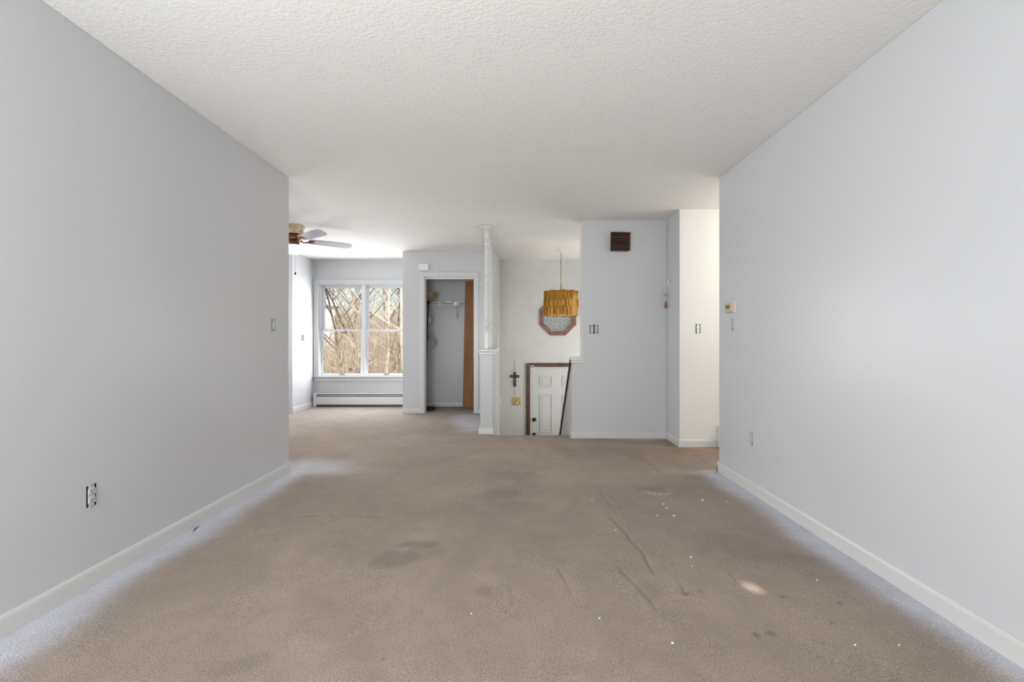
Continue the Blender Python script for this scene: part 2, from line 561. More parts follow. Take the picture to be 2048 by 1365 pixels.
# sloped wall between the two stair flights
SL = (0.90 + 0.228) / (6.37 - 5.10)
def rail_z(y):
    return 0.90 - SL * (y - 5.10)
struct(MB().prism([(5.2, ZB), (6.62, ZB), (6.62, rail_z(6.62) - .03), (5.2, rail_z(5.2) - .03)], 'x', 0.632, 0.749).build('wall_stair', 'wall_foyer'))
struct(MB().box(-0.26, 1.75, 5.2, YB, ZB - .1, LOW).build('floor_landing', 'stair'))

# ------------------------------------------------------------------ carpet floor
def axis_grid(segs):
    out = []
    for a, b, st in segs:
        n = max(1, int(round((b - a) / st)))
        out += list(np.linspace(a, b, n, endpoint=False))
    return np.array(out + [segs[-1][1]])
gx = axis_grid([(-4.6, -2.9, .1), (-2.9, -0.262, .0125), (-0.262, 1.75, .008), (1.75, 1.95, .0125), (1.95, 4.5, .1)])
gy = axis_grid([(-1.1, 1.2, .1), (1.2, 3.0, .008), (3.0, 5.23, .0125), (5.23, 6.9, .0125), (6.9, YB, .04)])
GX, GY = np.meshgrid(gx, gy)
rs = np.random.RandomState(3)
def smooth_noise(scale, seed):
    r = np.random.RandomState(seed)
    out = np.zeros_like(GX)
    for _ in range(14):
        a = r.uniform(0, 2 * PI)
        kk = 2 * PI * scale * r.uniform(.5, 1.5)
        out += np.sin(kk * (np.cos(a) * GX + np.sin(a) * GY) + r.uniform(0, 6.28))
    return out / 4.0
def poly_dist(pts):
    d = np.full(GX.shape, 9.0)
    for (x0, y0), (x1, y1) in zip(pts[:-1], pts[1:]):
        dx, dy = x1 - x0, y1 - y0
        t = np.clip(((GX - x0) * dx + (GY - y0) * dy) / (dx * dx + dy * dy + 1e-9), 0, 1)
        d = np.minimum(d, np.hypot(GX - x0 - t * dx, GY - y0 - t * dy))
    return d
CREASES = [  # wrinkles of the stretched carpet, traced on the floor: points, strength
    ([(1195, 974), (1220, 1010), (1238, 1033)], .6),
    ([(1220, 1036), (1249, 1064), (1267, 1090), (1285, 1105), (1295, 1128), (1308, 1151)], 1.0),
    ([(1236, 1136), (1254, 1156), (1279, 1179), (1297, 1200), (1318, 1226), (1338, 1246)], .9),
    ([(1331, 1136), (1356, 1161), (1372, 1190)], .7),
    ([(1117, 1138), (1133, 1168), (1146, 1197)], .7),
    ([(1023, 1180), (1026, 1212)], .5),
    ([(1210, 900), (1233, 909), (1277, 914), (1295, 926), (1326, 949)], 1.1),
    ([(1379, 900), (1405, 919), (1423, 933)], 1.3),
    ([(1456, 1144), (1479, 1169)], .6),
    ([(600, 1034), (661, 1032), (722, 1034), (788, 1037)], .9),
    ([(640, 951), (700, 949), (790, 948), (884, 949)], .9),
    ([(935, 968), (962, 966), (990, 967)], .6),
    ([(846, 864), (858, 853), (871, 842)], 1.1),
    ([(770, 862), (830, 852)], .5), ([(690, 880), (760, 877)], .5), ([(620, 905), (700, 900)], .5),
    ([(820, 905), (845, 890)], .5)]
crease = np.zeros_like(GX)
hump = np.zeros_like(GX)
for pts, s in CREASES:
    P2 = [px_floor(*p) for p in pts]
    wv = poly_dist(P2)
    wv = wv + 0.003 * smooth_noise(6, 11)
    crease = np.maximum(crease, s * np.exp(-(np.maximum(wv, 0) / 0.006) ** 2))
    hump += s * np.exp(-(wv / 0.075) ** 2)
def blob(u, v, ru, rv, rot=0.0):
    cx, cy = px_floor(u, v)
    x1, _ = px_floor(u + ru, v)
    _, y1 = px_floor(u, v - rv)
    rx, ry = abs(x1 - cx), abs(y1 - cy)
    a = math.radians(rot)
    dx, dy = GX - cx, GY - cy
    p, q = dx * math.cos(a) + dy * math.sin(a), -dx * math.sin(a) + dy * math.cos(a)
    rr = np.sqrt((p / rx) ** 2 + (q / ry) ** 2) + .22 * smooth_noise(5, int(u))
    return 1 / (1 + np.exp((rr - 1) * 9))
soil = np.zeros_like(GX)                    # traffic dirt and old spills
for u, v, ru, rv, rot, s in [
        (850, 1090, 42, 8, 12, .30), (785, 1117, 52, 16, 22, .24), (830, 1108, 60, 16, 15, .12), (1000, 990, 40, 10, 0, .16),
        (1030, 1015, 60, 12, 0, .14), (1020, 950, 50, 9, 0, .14), (968, 1182, 15, 9, 0, .16), (1000, 1060, 110, 60, 0, .07),
        (1250, 905, 160, 14, 0, .20), (1210, 930, 130, 14, 0, .10), (1300, 1180, 30, 18, 0, .10), (1372, 1189, 8, 4, 0, .3),
        (1566, 1194, 7, 4, 0, .4), (1402, 1184, 8, 5, 0, .22), (1540, 1268, 10, 6, 0, .35), (1512, 1271, 5, 5, 0, .35),
        (1680, 1208, 8, 4, 0, .3), (1662, 1247, 5, 4, 0, .3), (1600, 1120, 40, 10, 0, .12), (480, 1330, 55, 16, 25, .12),
        (1440, 1090, 80, 25, -20, .08), (370, 1230, 60, 14, 20, .06), (1300, 980, 26, 7, 0, .16), (766, 1320, 4, 2, 0, .5),
        (900, 930, 150, 14, 0, .08), (1370, 925, 60, 14, 0, .18)]:
    soil = np.maximum(soil, s * blob(u, v, ru, rv, rot))
mark = np.zeros_like(GX)                    # dried white paint
for u, v, ru, rv in [(1308, 987, 14, 3.2), (1290, 983, 9, 2.4), (1321, 989, 6, 2), (1334, 989, 3, 2), (1341, 987, 3, 1.6)]:
    mark = np.maximum(mark, .55 * blob(u, v, ru, rv) * np.clip(.5 + .8 * smooth_noise(28, 55), 0, 1))
# cooler tint in strips along the walls; sky reflection painted into the front bay
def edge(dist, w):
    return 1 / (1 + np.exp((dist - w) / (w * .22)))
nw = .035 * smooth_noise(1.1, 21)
cool_tint = np.zeros_like(GX)
cool_tint = np.maximum(cool_tint, .95 * edge(GX - XL + nw, .155) * np.clip((YW + .10 - GY) / .12, 0, 1) * (GX > XL - .05))
cool_tint = np.maximum(cool_tint, .95 * edge(XR - GX + nw * .6, .135) * np.clip((YW + .06 - GY) / .12, 0, 1) * (GX < XR + .1))
cool_tint = np.maximum(cool_tint, .6 * edge(np.hypot((GX - XL) * .8, np.maximum(GY - YW, 0)) + nw, .35) * np.clip((GY - YW + .2) / .2, 0, 1))
cool_tint = np.maximum(cool_tint, .12 * edge(poly_dist([(-4.6, 6.3), (-2.3, 6.9), (-1.6, 6.7)]) + 3 * nw, .95) * (GY > YW))
cool_tint = np.maximum(cool_tint, .6 * edge(5.066 - GY + nw, .07) * np.clip((GX - 1.0) / .5, 0, 1) * (GX < 1.68) * (GY < 5.1))
cool_tint = np.maximum(cool_tint, .6 * edge(poly_dist([(-.7, 6.5), (-.5, 5.6)]) + nw, .2))
base = np.array([0.350, 0.279, 0.225])
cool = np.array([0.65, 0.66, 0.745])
warm_far = np.clip((GX - .9) / .8, 0, 1) * np.clip((GY - 4.0) / .5, 0, 1)
tone = 1 + .035 * smooth_noise(.6, 31) + .03 * smooth_noise(1.8, 32)
col = base[None, None, :] * tone[..., None]
col = col * (1 - warm_far[..., None] * np.array([.08, .19, .32]))
col = col * (1 - 1.05 * soil[..., None]) * (1 - .17 * np.clip(crease, 0, 1)[..., None])  # crease lines are darkened in the colour too
col = col * (1 - cool_tint[..., None]) + cool * cool_tint[..., None]
col = col * (1 - mark[..., None]) + np.array([.75, .74, .70]) * mark[..., None]
Z = -.006 * np.clip(crease, 0, 1.2) + .004 * np.clip(hump, 0, 1.2) + .0012 * smooth_noise(2.2, 41)
Z *= np.clip(np.minimum(GX - XL, XR - GX) / .1, 0, 1) * (GY < 6.8) * np.clip((5.2 - GY) / .1, 0, 1) + (GY > 5.2) * (GX < -.5) * (GY < 6.7) * .7
ny, nx = GX.shape
idx = np.arange(ny * nx).reshape(ny, nx)
q = np.stack([idx[:-1, :-1], idx[:-1, 1:], idx[1:, 1:], idx[1:, :-1]], -1)
cxm = (GX[:-1, :-1] + GX[1:, 1:]) / 2
cym = (GY[:-1, :-1] + GY[1:, 1:]) / 2
keep = ~((cxm > -0.262) & (cym > 5.23))
faces = q[keep]
me = bpy.data.meshes.new('floor')
me.vertices.add(ny * nx)
me.vertices.foreach_set('co', np.stack([GX, GY, Z], -1).astype(np.float32).ravel())
me.loops.add(faces.size)
me.loops.foreach_set('vertex_index', faces.astype(np.int32).ravel())
me.polygons.add(len(faces))
me.polygons.foreach_set('loop_start', np.arange(0, faces.size, 4, dtype=np.int32))
me.update(calc_edges=True)
ca = me.color_attributes.new('wear_and_sheen', 'FLOAT_COLOR', 'POINT')
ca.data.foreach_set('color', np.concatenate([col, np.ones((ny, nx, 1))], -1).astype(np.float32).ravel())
me.polygons.foreach_set('use_smooth', [True] * len(me.polygons))
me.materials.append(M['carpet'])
fl = bpy.data.objects.new('floor', me)
C.objects.link(fl)
struct(fl)

# stairs down to the entry
st = sempty('stairs', (0.185, 5.23, LOW))
RISE = -LOW / 7
for i in range(1, 7):
    y0 = (i - 1) * .235
    zt = -LOW - RISE * i
    MB().box(-.445, .445, y0 - (.02 if i > 1 else 0), y0 + .235, zt - RISE if i < 6 else 0, zt).build('step', 'stair', st, bevel=.012, seg=3)
MB().box(-.445, .445, -.02, .012, -LOW - RISE, -LOW - .002).build('nosing', 'stair', st, bevel=.008)

# ------------------------------------------------------------------ baseboards
def baseboard(name, p0, p1, nrm, h=.083, t=.013, m='trim', parent=None):
    """from p0 to p1 along a wall; nrm points into the room"""
    prof = [(0, 0), (t, 0), (t, h * .62), (t * .92, h * .80), (t * .62, h * .93), (t * .25, h), (0, h)]
    a, b, n = Vector((*p0, 0)), Vector((*p1, 0)), Vector((*nrm, 0))
    vs = [a + n * d + Vector((0, 0, z)) for d, z in prof] + [b + n * d + Vector((0, 0, z)) for d, z in prof]
    k = len(prof)
    fs = [tuple(range(k)), tuple(range(2 * k - 1, k - 1, -1))] + [(i, i + k, (i + 1) % k + k, (i + 1) % k) for i in range(k)]
    o = MB().add(vs, fs).build(name, m, parent, smooth=True)
    if parent is None:
        struct(o)
    return o
baseboard('baseboard_left', (XL, -1.0), (XL, YW), (1, 0))
baseboard('baseboard_right', (XR, -1.0), (XR, YW + .012), (-1, 0))
baseboard('baseboard_right_end', (XR - .013, YW), (XR + .12, YW), (0, 1))
baseboard('baseboard_alcove', (-3.34, 6.82), (-3.34, 7.46), (1, 0))
baseboard('baseboard_closet_left', (-1.69, YC), (-1.43, YC), (0, -1), h=.07)
baseboard('baseboard_closet_right', (-0.551, YC), (-0.41, YC), (0, -1), h=.07)
baseboard('baseboard_closet_back', (-1.59, YB - .004), (-.37, YB - .004), (0, -1), h=.075)
baseboard('baseboard_foyer', (0.622, 5.066), (1.68, 5.066), (0, -1), h=.066)
baseboard('baseboard_foyer_return', (0.632, 5.055), (0.632, 5.20), (-1, 0), h=.066)
baseboard('baseboard_hall_corner', (1.68, 4.64), (1.68, 5.055), (-1, 0), h=.075)
baseboard('baseboard_hall', (1.668, 4.65), (2.055, 4.65), (0, -1), h=.075)
MB().box(-.424, -.252, 5.277, 5.291, 0, .068).build('baseboard_block', 'trim_gloss', wh, bevel=.004)
MB().box(-.421, -.407, 5.288, 6.81, 0, .068).build('baseboard_block', 'trim_gloss', wh, bevel=.004)

# ------------------------------------------------------------------ front window (double, double-hung)
w1 = sempty('window_1', (0, 0, 0))
XM = -2.515
MB().box(-3.335, WX0, YB - .022, YB - .004, WZ0 + .006, WZ1 + .075).build('casing', 'casing', w1, bevel=.004)
MB().box(WX1, -1.695, YB - .022, YB - .004, WZ0 + .006, WZ1 + .075).build('casing', 'casing', w1, bevel=.004)
MB().box(WX0, WX1, YB - .022, YB - .004, WZ1, WZ1 + .075).build('casing', 'casing', w1, bevel=.004)
MB().box(-3.338, -1.692, YB - .05, YB + .05, WZ0 - .014, WZ0 + .006).build('stool', 'trim', w1, bevel=.006)
MB().box(-3.32, -1.71, YB - .020, YB - .004, WZ0 - .082, WZ0 - .014).build('apron', 'casing', w1, bevel=.004)
MB().box(WX0 - .001, WX0 + .012, YB, YB + .15, WZ0, WZ1).build('jamb', 'sash', w1)
MB().box(WX1 - .012, WX1 + .001, YB, YB + .15, WZ0, WZ1).build('jamb', 'sash', w1)
MB().box(WX0, WX1, YB, YB + .15, WZ1 - .014, WZ1 + .001).build('head_jamb', 'sash', w1)
MB().box(WX0, WX1, YB + .05, YB + .15, WZ0 - .001, WZ0 + .012).build('sill', 'sash', w1)
MB().box(XM - .028, XM + .028, YB + .01, YB + .15, WZ0, WZ1).build('mullion', 'sash', w1, bevel=.006)
def sash(name, xa, xb, za, zb, y, bot, top, lift):
    s_ = .036
    mb = MB().box(xa, xa + s_, y, y + .032, za, zb).box(xb - s_, xb, y, y + .032, za, zb)
    mb.box(xa + s_, xb - s_, y, y + .032, za, za + bot).box(xa + s_, xb - s_, y, y + .032, zb - top, zb)
    o = mb.build(name, 'sash', w1, bevel=.004)
    MB().box(xa + s_ - .004, xb - s_ + .004, y + .014, y + .018, za + bot - .004, zb - top + .004).build('pane', 'pane', o)
    xc = (xa + xb) / 2
    if lift:
        MB().box(xc - .04, xc + .04, y - .012, y + .001, za + .012, za + .030).build('sash_lift', 'chain_grey', o, bevel=.003)
        MB().box(xc - .022, xc + .022, y + .002, y + .03, zb, zb + .014).build('sash_lock', 'white', o, bevel=.003)
for xa, xb in ((WX0 + .010, XM - .026), (XM + .026, WX1 - .010)):
    sash('upper_sash', xa, xb, 1.252, WZ1 - .012, YB + .085, .030, .040, False)
    sash('lower_sash', xa, xb, WZ0 + .006, 1.276, YB + .045, .040, .030, True)
c = Vector(((700.5 - VX) * (YB + .05) / F, YB + .055, CZ - (739.5 - VY) * (YB + .05) / F))
tag(MB().lathe([(.001, -.004), (.028, -.004), (.029, 0), (.028, .003), (.001, .003)], c, 24, axis='y').build('sun_catcher', 'disc', smooth=True),
    'small round amber disc stuck low on the left lower window pane', 'ornament')

# baseboard heaters
def heater(loc, length, label):
    t = thing('baseboard_heater', label, 'heater', loc)
    MB().box(0, length, -.008, 0, .01, .215).build('back_panel', 'heater', t)
    MB().box(.03, length - .03, -.066, -.012, .022, .205).build('fin_bank', 'fins', t)
    MB().box(.025, length - .025, -.078, -.070, .040, .168).build('front_panel', 'heater', t, bevel=.004)
    MB().box(.025, length - .025, -.074, 0, .208, .222).build('top_hood', 'heater', t, bevel=.004)
    MB().box(.025, length - .025, -.075, -.060, .180, .192).build('damper', 'heater', t, bevel=.003)
    for a in (0, length - .055):
        MB().box(a, a + .055, -.084, 0, .0, .226).build('end_cap', 'heater', t, bevel=.006)
    return t
heater((-3.315, YB - .005, 0), 1.615, 'long white baseboard heater under the double window')
heater((2.06, 4.649, 0), 1.4, 'white baseboard heater end at the cream hallway wall')

t = thing('wall_switch', 'small white switch box on the bright alcove wall beside the window', 'switch', (-3.34, 7.14, 1.135), PI / 2)
MB().box(-.033, .033, -.012, 0, -.055, .055).build('plate', 'white', t, bevel=.004)
MB().box(-.015, .015, -.032, -.012, -.05, .05).build('rocker', 'device', t, bevel=.003)

# ------------------------------------------------------------------ closet
tr = sempty('trim_1')
for a, b in ((-1.43, -1.362), (-.611, -.551)):
    MB().box(a, b, YC - .016, YC, 0, 2.056).build('casing', 'casing', tr, bevel=.004)
MB().box(-1.43, -.551, YC - .016, YC, 2.056, 2.120).build('casing', 'casing', tr, bevel=.004)
MB().box(-1.362, -1.350, YC, YC + .11, 0, 2.056).build('jamb', 'casing', tr)
MB().box(-.623, -.611, YC, YC + .11, 0, 2.056).build('jamb', 'casing', tr)
MB().box(-1.350, -.623, YC, YC + .11, 2.040, 2.056).build('head_jamb', 'casing', tr)
MB().box(-1.350, -.623, YC + .04, YC + .065, 2.018, 2.040).build('door_track', 'white', tr)

t = thing('door_chime', 'white doorbell chime box above the closet opening', 'chime', (-1.367, YC, 2.19))
MB().box(-.070, .070, -.038, 0, -.050, .050).build('cover', 'white', t, bevel=.006)
MB().box(-.050, -.005, -.0395, -.038, -.020, -.016).build('vent_slot', 'device', t)

# wire shelf
SY0, SY1, SZ = 7.235, YB - .006, 1.700
t = thing('wire_shelf', 'white wire shelf with angled brace inside the closet', 'shelf', (0, 0, 0))
MB().tube([(-1.588, SY0, SZ), (-.800, SY0, SZ)], .0042, 8).build('front_rod', 'white', t, smooth=True)
MB().tube([(-1.588, SY0, SZ - .046), (-.800, SY0, SZ - .046)], .0042, 8).build('front_rod', 'white', t, smooth=True)
MB().tube([(-1.588, SY1 - .004, SZ), (-.800, SY1 - .004, SZ)], .003, 8).build('back_rod', 'white', t, smooth=True)
wires = MB()
x = -1.575
while x < -.80:
    wires.tube([(x, SY1 - .004, SZ + .004), (x, SY0, SZ + .004), (x, SY0 - .003, SZ - .046)], .0016, 5)
    x += .026
o = wires.build('deck_wires', 'white', t)
o['kind'] = 'stuff'
MB().tube([(-.953, SY0 + .004, SZ - .05), (-.953, SY0 + .02, SZ - .075), (-.956, SY1 - .003, 1.455)], .007, 8).build('brace', 'white', t, smooth=True)
MB().box(-.974, -.934, SY0 - .009, SY0 + .008, SZ - .054, SZ + .008).build('brace_clip', 'white', t, bevel=.002)
MB().box(-.922, -.905, SY0 - .009, SY0 + .008, SZ - .052, SZ + .006).build('joiner_clip', 'white', t, bevel=.002)
MB().box(-1.205, -1.190, SY0 - .009, SY0 + .008, SZ - .052, SZ + .006).build('joiner_clip', 'white', t, bevel=.002)
mb = MB().box(-.055, .055, -.02, .02, 0, .012)
mb.tube([(-.05, -.01, .014), (-.01, 0, .020), (.05, .01, .013)], .007, 6)
tag(mb.build('shelf_clip', 'white', bevel=.003, loc=(-1.06, SY0 + .03, SZ + .0055)), 'small white plastic shelf clip lying on the wire shelf', 'clip')

# loose door panel
t = thing('door_panel', 'orange-brown wooden door panel leaning upright inside the closet', 'door panel', (-.845, 7.335, 0.012),
          rot=(0, math.radians(1.25), math.radians(-12)))
MB().box(0, .395, 0, .034, 0, 2.03).build('slab', 'door_wood', t, bevel=.003)
MB().box(-.0015, .0, .001, .033, .004, 2.026).build('edge_band', 'dark_wood', t)
MB().box(.12, .27, .004, .030, 2.03, 2.036).build('pivot_plate', 'chain_grey', t)

# torchiere lamp
t = thing('floor_lamp', 'dark torchiere floor lamp with amber glass bowl inside the closet', 'lamp', (-1.425, 7.20, 0.004))
def lean(z):
    return .046 * z / 1.62
MB().lathe([(.115, 0), (.12, .006), (.118, .016), (.06, .026), (.02, .034), (.012, .05)], (0, 0, 0), 28).build('base', 'dark_metal', t, smooth=True)
MB().tube([(0, 0, .03), (lean(.8), 0, .8), (lean(1.66), 0, 1.66)], .0115, 10).build('pole', 'dark_metal', t, smooth=True)
tc_ = (lean(1.66), 0, 0)
MB().lathe([(.010, 1.60), (.013, 1.645), (.022, 1.675), (.040, 1.705), (.055, 1.712), (.03, 1.716)], tc_, 24).build('cup', 'dark_metal', t, smooth=True)
MB().lathe([(.03, 1.706), (.058, 1.712), (.095, 1.742), (.125, 1.79), (.140, 1.838), (.137, 1.839), (.121, 1.79), (.09, 1.746), (.03, 1.72)], tc_, 36).build('glass_bowl', 'bowl_amber', t, smooth=True)
MB().tube([(lean(1.4), 0, 1.40), (-.01, .03, 1.44), (-.03, .06, 1.50)], .006, 8).build('reading_arm', 'dark_metal', t, smooth=True)
MB().lathe([(.016, -.018), (.022, 0), (.016, .018)], (-.026, .05, 1.515), 14).build('arm_knob', 'dark_metal', t, smooth=True)
MB().lathe([(.012, 1.485), (.034, 1.468), (.044, 1.43), (.040, 1.385), (.020, 1.362), (.004, 1.358)], (lean(1.4) + .008, .06, 0), 20).build('reading_shade', 'shade_pale', t, smooth=True)
MB().tube([(lean(1.15), 0, 1.20), (.03, .03, 1.17), (.05, .07, 1.10)], .006, 8).build('reading_arm', 'dark_metal', t, smooth=True)
MB().lathe([(.016, .02), (.05, .012), (.088, -.016), (.112, -.06), (.108, -.06), (.084, -.02), (.016, .014)], (.035, .15, 1.06), 28, axis='y').build('reading_shade', 'shade_pale', t, smooth=True)
# cord heap
pts = []
rr = random.Random(4)
for i in range(150):
    a = i * .42
    r = .055 + .03 * math.sin(i * .37) + .018 * rr.random()
    pts.append((r * math.cos(a) * 1.1 + .012 * math.sin(i * .11), r * math.sin(a) * .8, .010 + .062 * abs(math.sin(i * .071)) * (1 - r / .13) + .018 * (i % 7) / 7))
tag(MB().tube(pts, .0055, 6).build('power_cord', 'cord', smooth=True, loc=(-1.335, 7.075, 0.0)), 'black power cord coiled on the closet carpet', 'cord')

# ------------------------------------------------------------------ turned spindle screen above the half wall
t = thing('spindle_screen', 'white turned spindles between the half wall cap and the ceiling', 'railing', (-.345, 5.29, .985))
HT = H - .985
MB().box(-.062, .062, 0, YC - 5.29 - .002, HT - .022, HT - .001).build('ceiling_plate', 'trim_gloss', t, bevel=.004)
prof = [(.019, .20), (.013, .206), (.020, .222), (.022, .236), (.013, .252), (.017, .262), (.020, .275), (.014, .295)]
def bead(z):
    return [(.0155, z - .048), (.0215, z - .038), (.0150, z - .027), (.0240, z - .009), (.0240, z + .009), (.0150, z + .027), (.0215, z + .038), (.0155, z + .048)]
prof = [(.020, .195), (.016, .202)] + bead(.30) + [(.0195, .40), (.021, .55), (.0205, .70), (.0185, .77)] + bead(.835) + \
       [(.0185, .90), (.020, .99), (.021, 1.08), (.0195, 1.17), (.017, 1.21)] + bead(1.262) + [(.014, 1.312), (.020, 1.318)]
for y in (.16, .63, 1.11):
    mb = MB().lathe(prof, (0, y, 0), 16)
    mb.box(-.021, .021, y - .021, y + .021, 0, .20).box(-.021, .021, y - .021, y + .021, 1.314, HT - .022)
    mb.build('spindle', 'trim_gloss', t, smooth=True)
for a, b in ((.006, .139), (.181, .609), (.651, 1.089), (1.131, 1.53)):
    MB().box(-.023, .023, a, b, HT - .034, HT - .022).build('fillet', 'trim_gloss', t, bevel=.003)

# handrail capping the sloped wall
y0, y1 = 5.13, 6.66
d = Vector((0, y1 - y0, rail_z(y1) - rail_z(y0))).normalized()
n = Vector((0, -d.z, d.y))
prof = []
for s, h in ((0, -.030), (0, .004), (1, .004), (1, -.030)):
    yy = y1 if s else y0
    p = Vector((0, yy, rail_z(yy))) + n * h
    prof.append((p.y, p.z))
o = MB().prism(prof, 'x', .612, .760).build('handrail', 'rail_wood', bevel=.004)
tag(o, 'dark brown wooden rail sloping down along the entry stairs', 'handrail')

# ------------------------------------------------------------------ entry door
dr = sempty('door_1')
D0, D1 = .245, 1.159
MB().box(D0, D1, YB + .012, YB + .055, LOW + .01, .652).build('slab', 'door_white', dr, bevel=.002)
for c0, c1 in ((.411, .618), (.786, .993)):
    for z0, z1 in ((.330, .508), (-.436, .202), (-1.18, -.60)):
        mb = MB()
        yf = YB + .012
        w = .016
        mb.prism([(c0, z0), (c1, z0), (c1, z1), (c0, z1)], 'y', yf - .001, yf + .002)
        for a, b, e, g in ((c0, c1, z0, z0 + w), (c0, c1, z1 - w, z1), (c0, c0 + w, z0 + w, z1 - w), (c1 - w, c1, z0 + w, z1 - w)):
            mb.box(a, b, yf - .012, yf, e, g)
        mb.box(c0 + w + .020, c1 - w - .020, yf - .007, yf, z0 + w + .020, z1 - w - .020)
        mb.build('door_panel', 'door_white', dr, bevel=.004)
for a, b in ((.178, .240), (1.164, 1.226)):
    MB().box(a, b, YB - .018, YB, LOW, .658 + (.062 if a < .5 else .062)).build('casing', 'dark_wood', dr, bevel=.005)
MB().box(.240, 1.164, YB - .018, YB, .658, .720).build('casing', 'dark_wood', dr, bevel=.005)
MB().prism([(.178, .7205), (.184, .7205), (.2405, .664), (.2405, .658)], 'y', YB - .0195, YB - .017).build('miter_gap', 'beige', dr)
MB().box(D0 - .01, D0 - .001, YB, YB + .06, LOW, .656).build('stop', 'dark_wood', dr)
kx, kz = .315, -.22
MB().lathe([(.012, .0), (.034, -.004), (.033, -.014), (.020, -.020), (.018, -.026), (.004, -.028)], (kx, YB + .012, kz), 24, axis='y').build('deadbolt', 'black', dr, smooth=True)
MB().lathe([(.030, 0), (.030, -.008), (.012, -.014), (.012, -.04), (.026, -.048), (.028, -.064), (.016, -.074), (.002, -.076)], (kx, YB + .012, -.465), 24, axis='y').build('knob', 'black', dr, smooth=True)
MB().box(D0 - .008, D0 + .012, YB - .004, YB + .012, -.245, -.185).build('strike_plate', 'gold', dr)
t = thing('alarm_contact', 'white magnetic alarm contact at the top corner of the entry door', 'sensor', (.287, YB + .011, .634))
MB().box(-.034, .034, -.014, 0, -.018, .008).build('magnet', 'white', t, bevel=.003)
MB().box(-.032, .020, -.040, -.0300, .030, .044).build('switch', 'white', t, bevel=.003)
mb = MB().tube([(.158, YB - .004, .66), (.150, YB - .004, .60), (.152, YB - .004, .45), (.146, YB - .004, .25), (.154, YB - .004, .05), (.148, YB - .004, -.15), (.155, YB - .004, -.35),
                (.146, YB - .006, -.42), (.160, YB - .006, -.46), (.150, YB - .006, -.52), (.155, YB - .004, -.8), (.155, YB - .004, -1.37)], .0035, 6)
tag(mb.build('door_wire', 'device', smooth=True), 'thin pale wire running down beside the dark door casing', 'wire')

# octagon window
w2 = sempty('window_2', (OX, YB, OZ))
Ro = OR / math.cos(PI / 8)
Ri = (OR - .066) / math.cos(PI / 8)
for i in range(8):
    a, b = PI / 8 + i * PI / 4, PI / 8 + (i + 1) * PI / 4
    q4 = [(Ri * math.cos(a), Ri * math.sin(a)), (Ro * math.cos(a), Ro * math.sin(a)), (Ro * math.cos(b), Ro * math.sin(b)), (Ri * math.cos(b), Ri * math.sin(b))]
    MB().prism(q4, 'y', -.026, .0).build('frame_side', 'octagon_wood', w2, bevel=.005)
    Rj = (OR - .05) / math.cos(PI / 8)
    Rk = (OR - .066) / math.cos(PI / 8)
    q5 = [(Rk * math.cos(a), Rk * math.sin(a)), (Rj * math.cos(a), Rj * math.sin(a)), (Rj * math.cos(b), Rj * math.sin(b)), (Rk * math.cos(b), Rk * math.sin(b))]
    MB().prism(q5, 'y', .0, .10).build('jamb_side', 'trim', w2)
MB().prism([(Ri * math.cos(PI / 8 + i * PI / 4), Ri * math.sin(PI / 8 + i * PI / 4)) for i in range(8)], 'y', .05, .056).build('pane', 'frosted', w2)

# ------------------------------------------------------------------ pendant lamp
PX, PY = .675, 6.71
t = thing('pendant_lamp', 'drum pendant of overlapping amber plates hanging on a chain', 'lamp', (PX, PY, H))
MB().lathe([(.068, -.001), (.066, -.008), (.045, -.020), (.015, -.028), (.010, -.036)], (0, 0, 0), 28).build('canopy', 'white', t, smooth=True)
ztop = 1.805 - H
ch = MB()
z = -.03
i = 0
while z > ztop + .10:
    pts = []
    for kq in range(9):
        a = 2 * PI * kq / 8
        u, v = .0065 * math.cos(a), .017 * math.sin(a)
        pts.append((u, 0, z - .014 + v) if i % 2 else (0, u, z - .014 + v))
    ch.tube(pts, .0022, 5)
    z -= .026
    i += 1
ch.build('chain', 'gold', t, smooth=True)
MB().tube([(.004 * math.sin(k2 * .9), .004 * math.cos(k2 * .9), -.03 + (ztop + .13) * k2 / 16) for k2 in range(17)], .0028, 6).build('cable', 'dark_metal', t, smooth=True)
MB().lathe([(.006, ztop + .115), (.013, ztop + .10), (.012, ztop + .02), (.02, ztop), (.02, ztop - .02), (.014, ztop - .10)], (0, 0, 0), 16).build('stem', 'gold', t, smooth=True)
fr = MB()
for zz in (ztop - .012, ztop - .128, ztop - .246):
    ring = [(.232 * math.cos(2 * PI * k2 / 32), .232 * math.sin(2 * PI * k2 / 32), zz) for k2 in range(33)]
    fr.tube(ring, .003, 5)
for k2 in range(6):
    a = k2 * PI / 3 + .4
    ca_, sa_ = math.cos(a), math.sin(a)
    fr.prism([(-sa_ * .008, ca_ * .008), (.232 * ca_ - sa_ * .034, .232 * sa_ + ca_ * .034), (.232 * ca_ + sa_ * .034, .232 * sa_ - ca_ * .034), (sa_ * .008, -ca_ * .008)], 'z', ztop - .012, ztop - .009)  # wide wedge bars added to cast streaks on the ceiling
    fr.tube([(0, 0, ztop - .01), (.232 * math.cos(a), .232 * math.sin(a), ztop - .012)], .003, 5)
    fr.tube([(.232 * math.cos(a), .232 * math.sin(a), ztop - .012), (.232 * math.cos(a), .232 * math.sin(a), ztop - .246)], .003, 5)
fr.build('frame', 'gold', t, smooth=True)
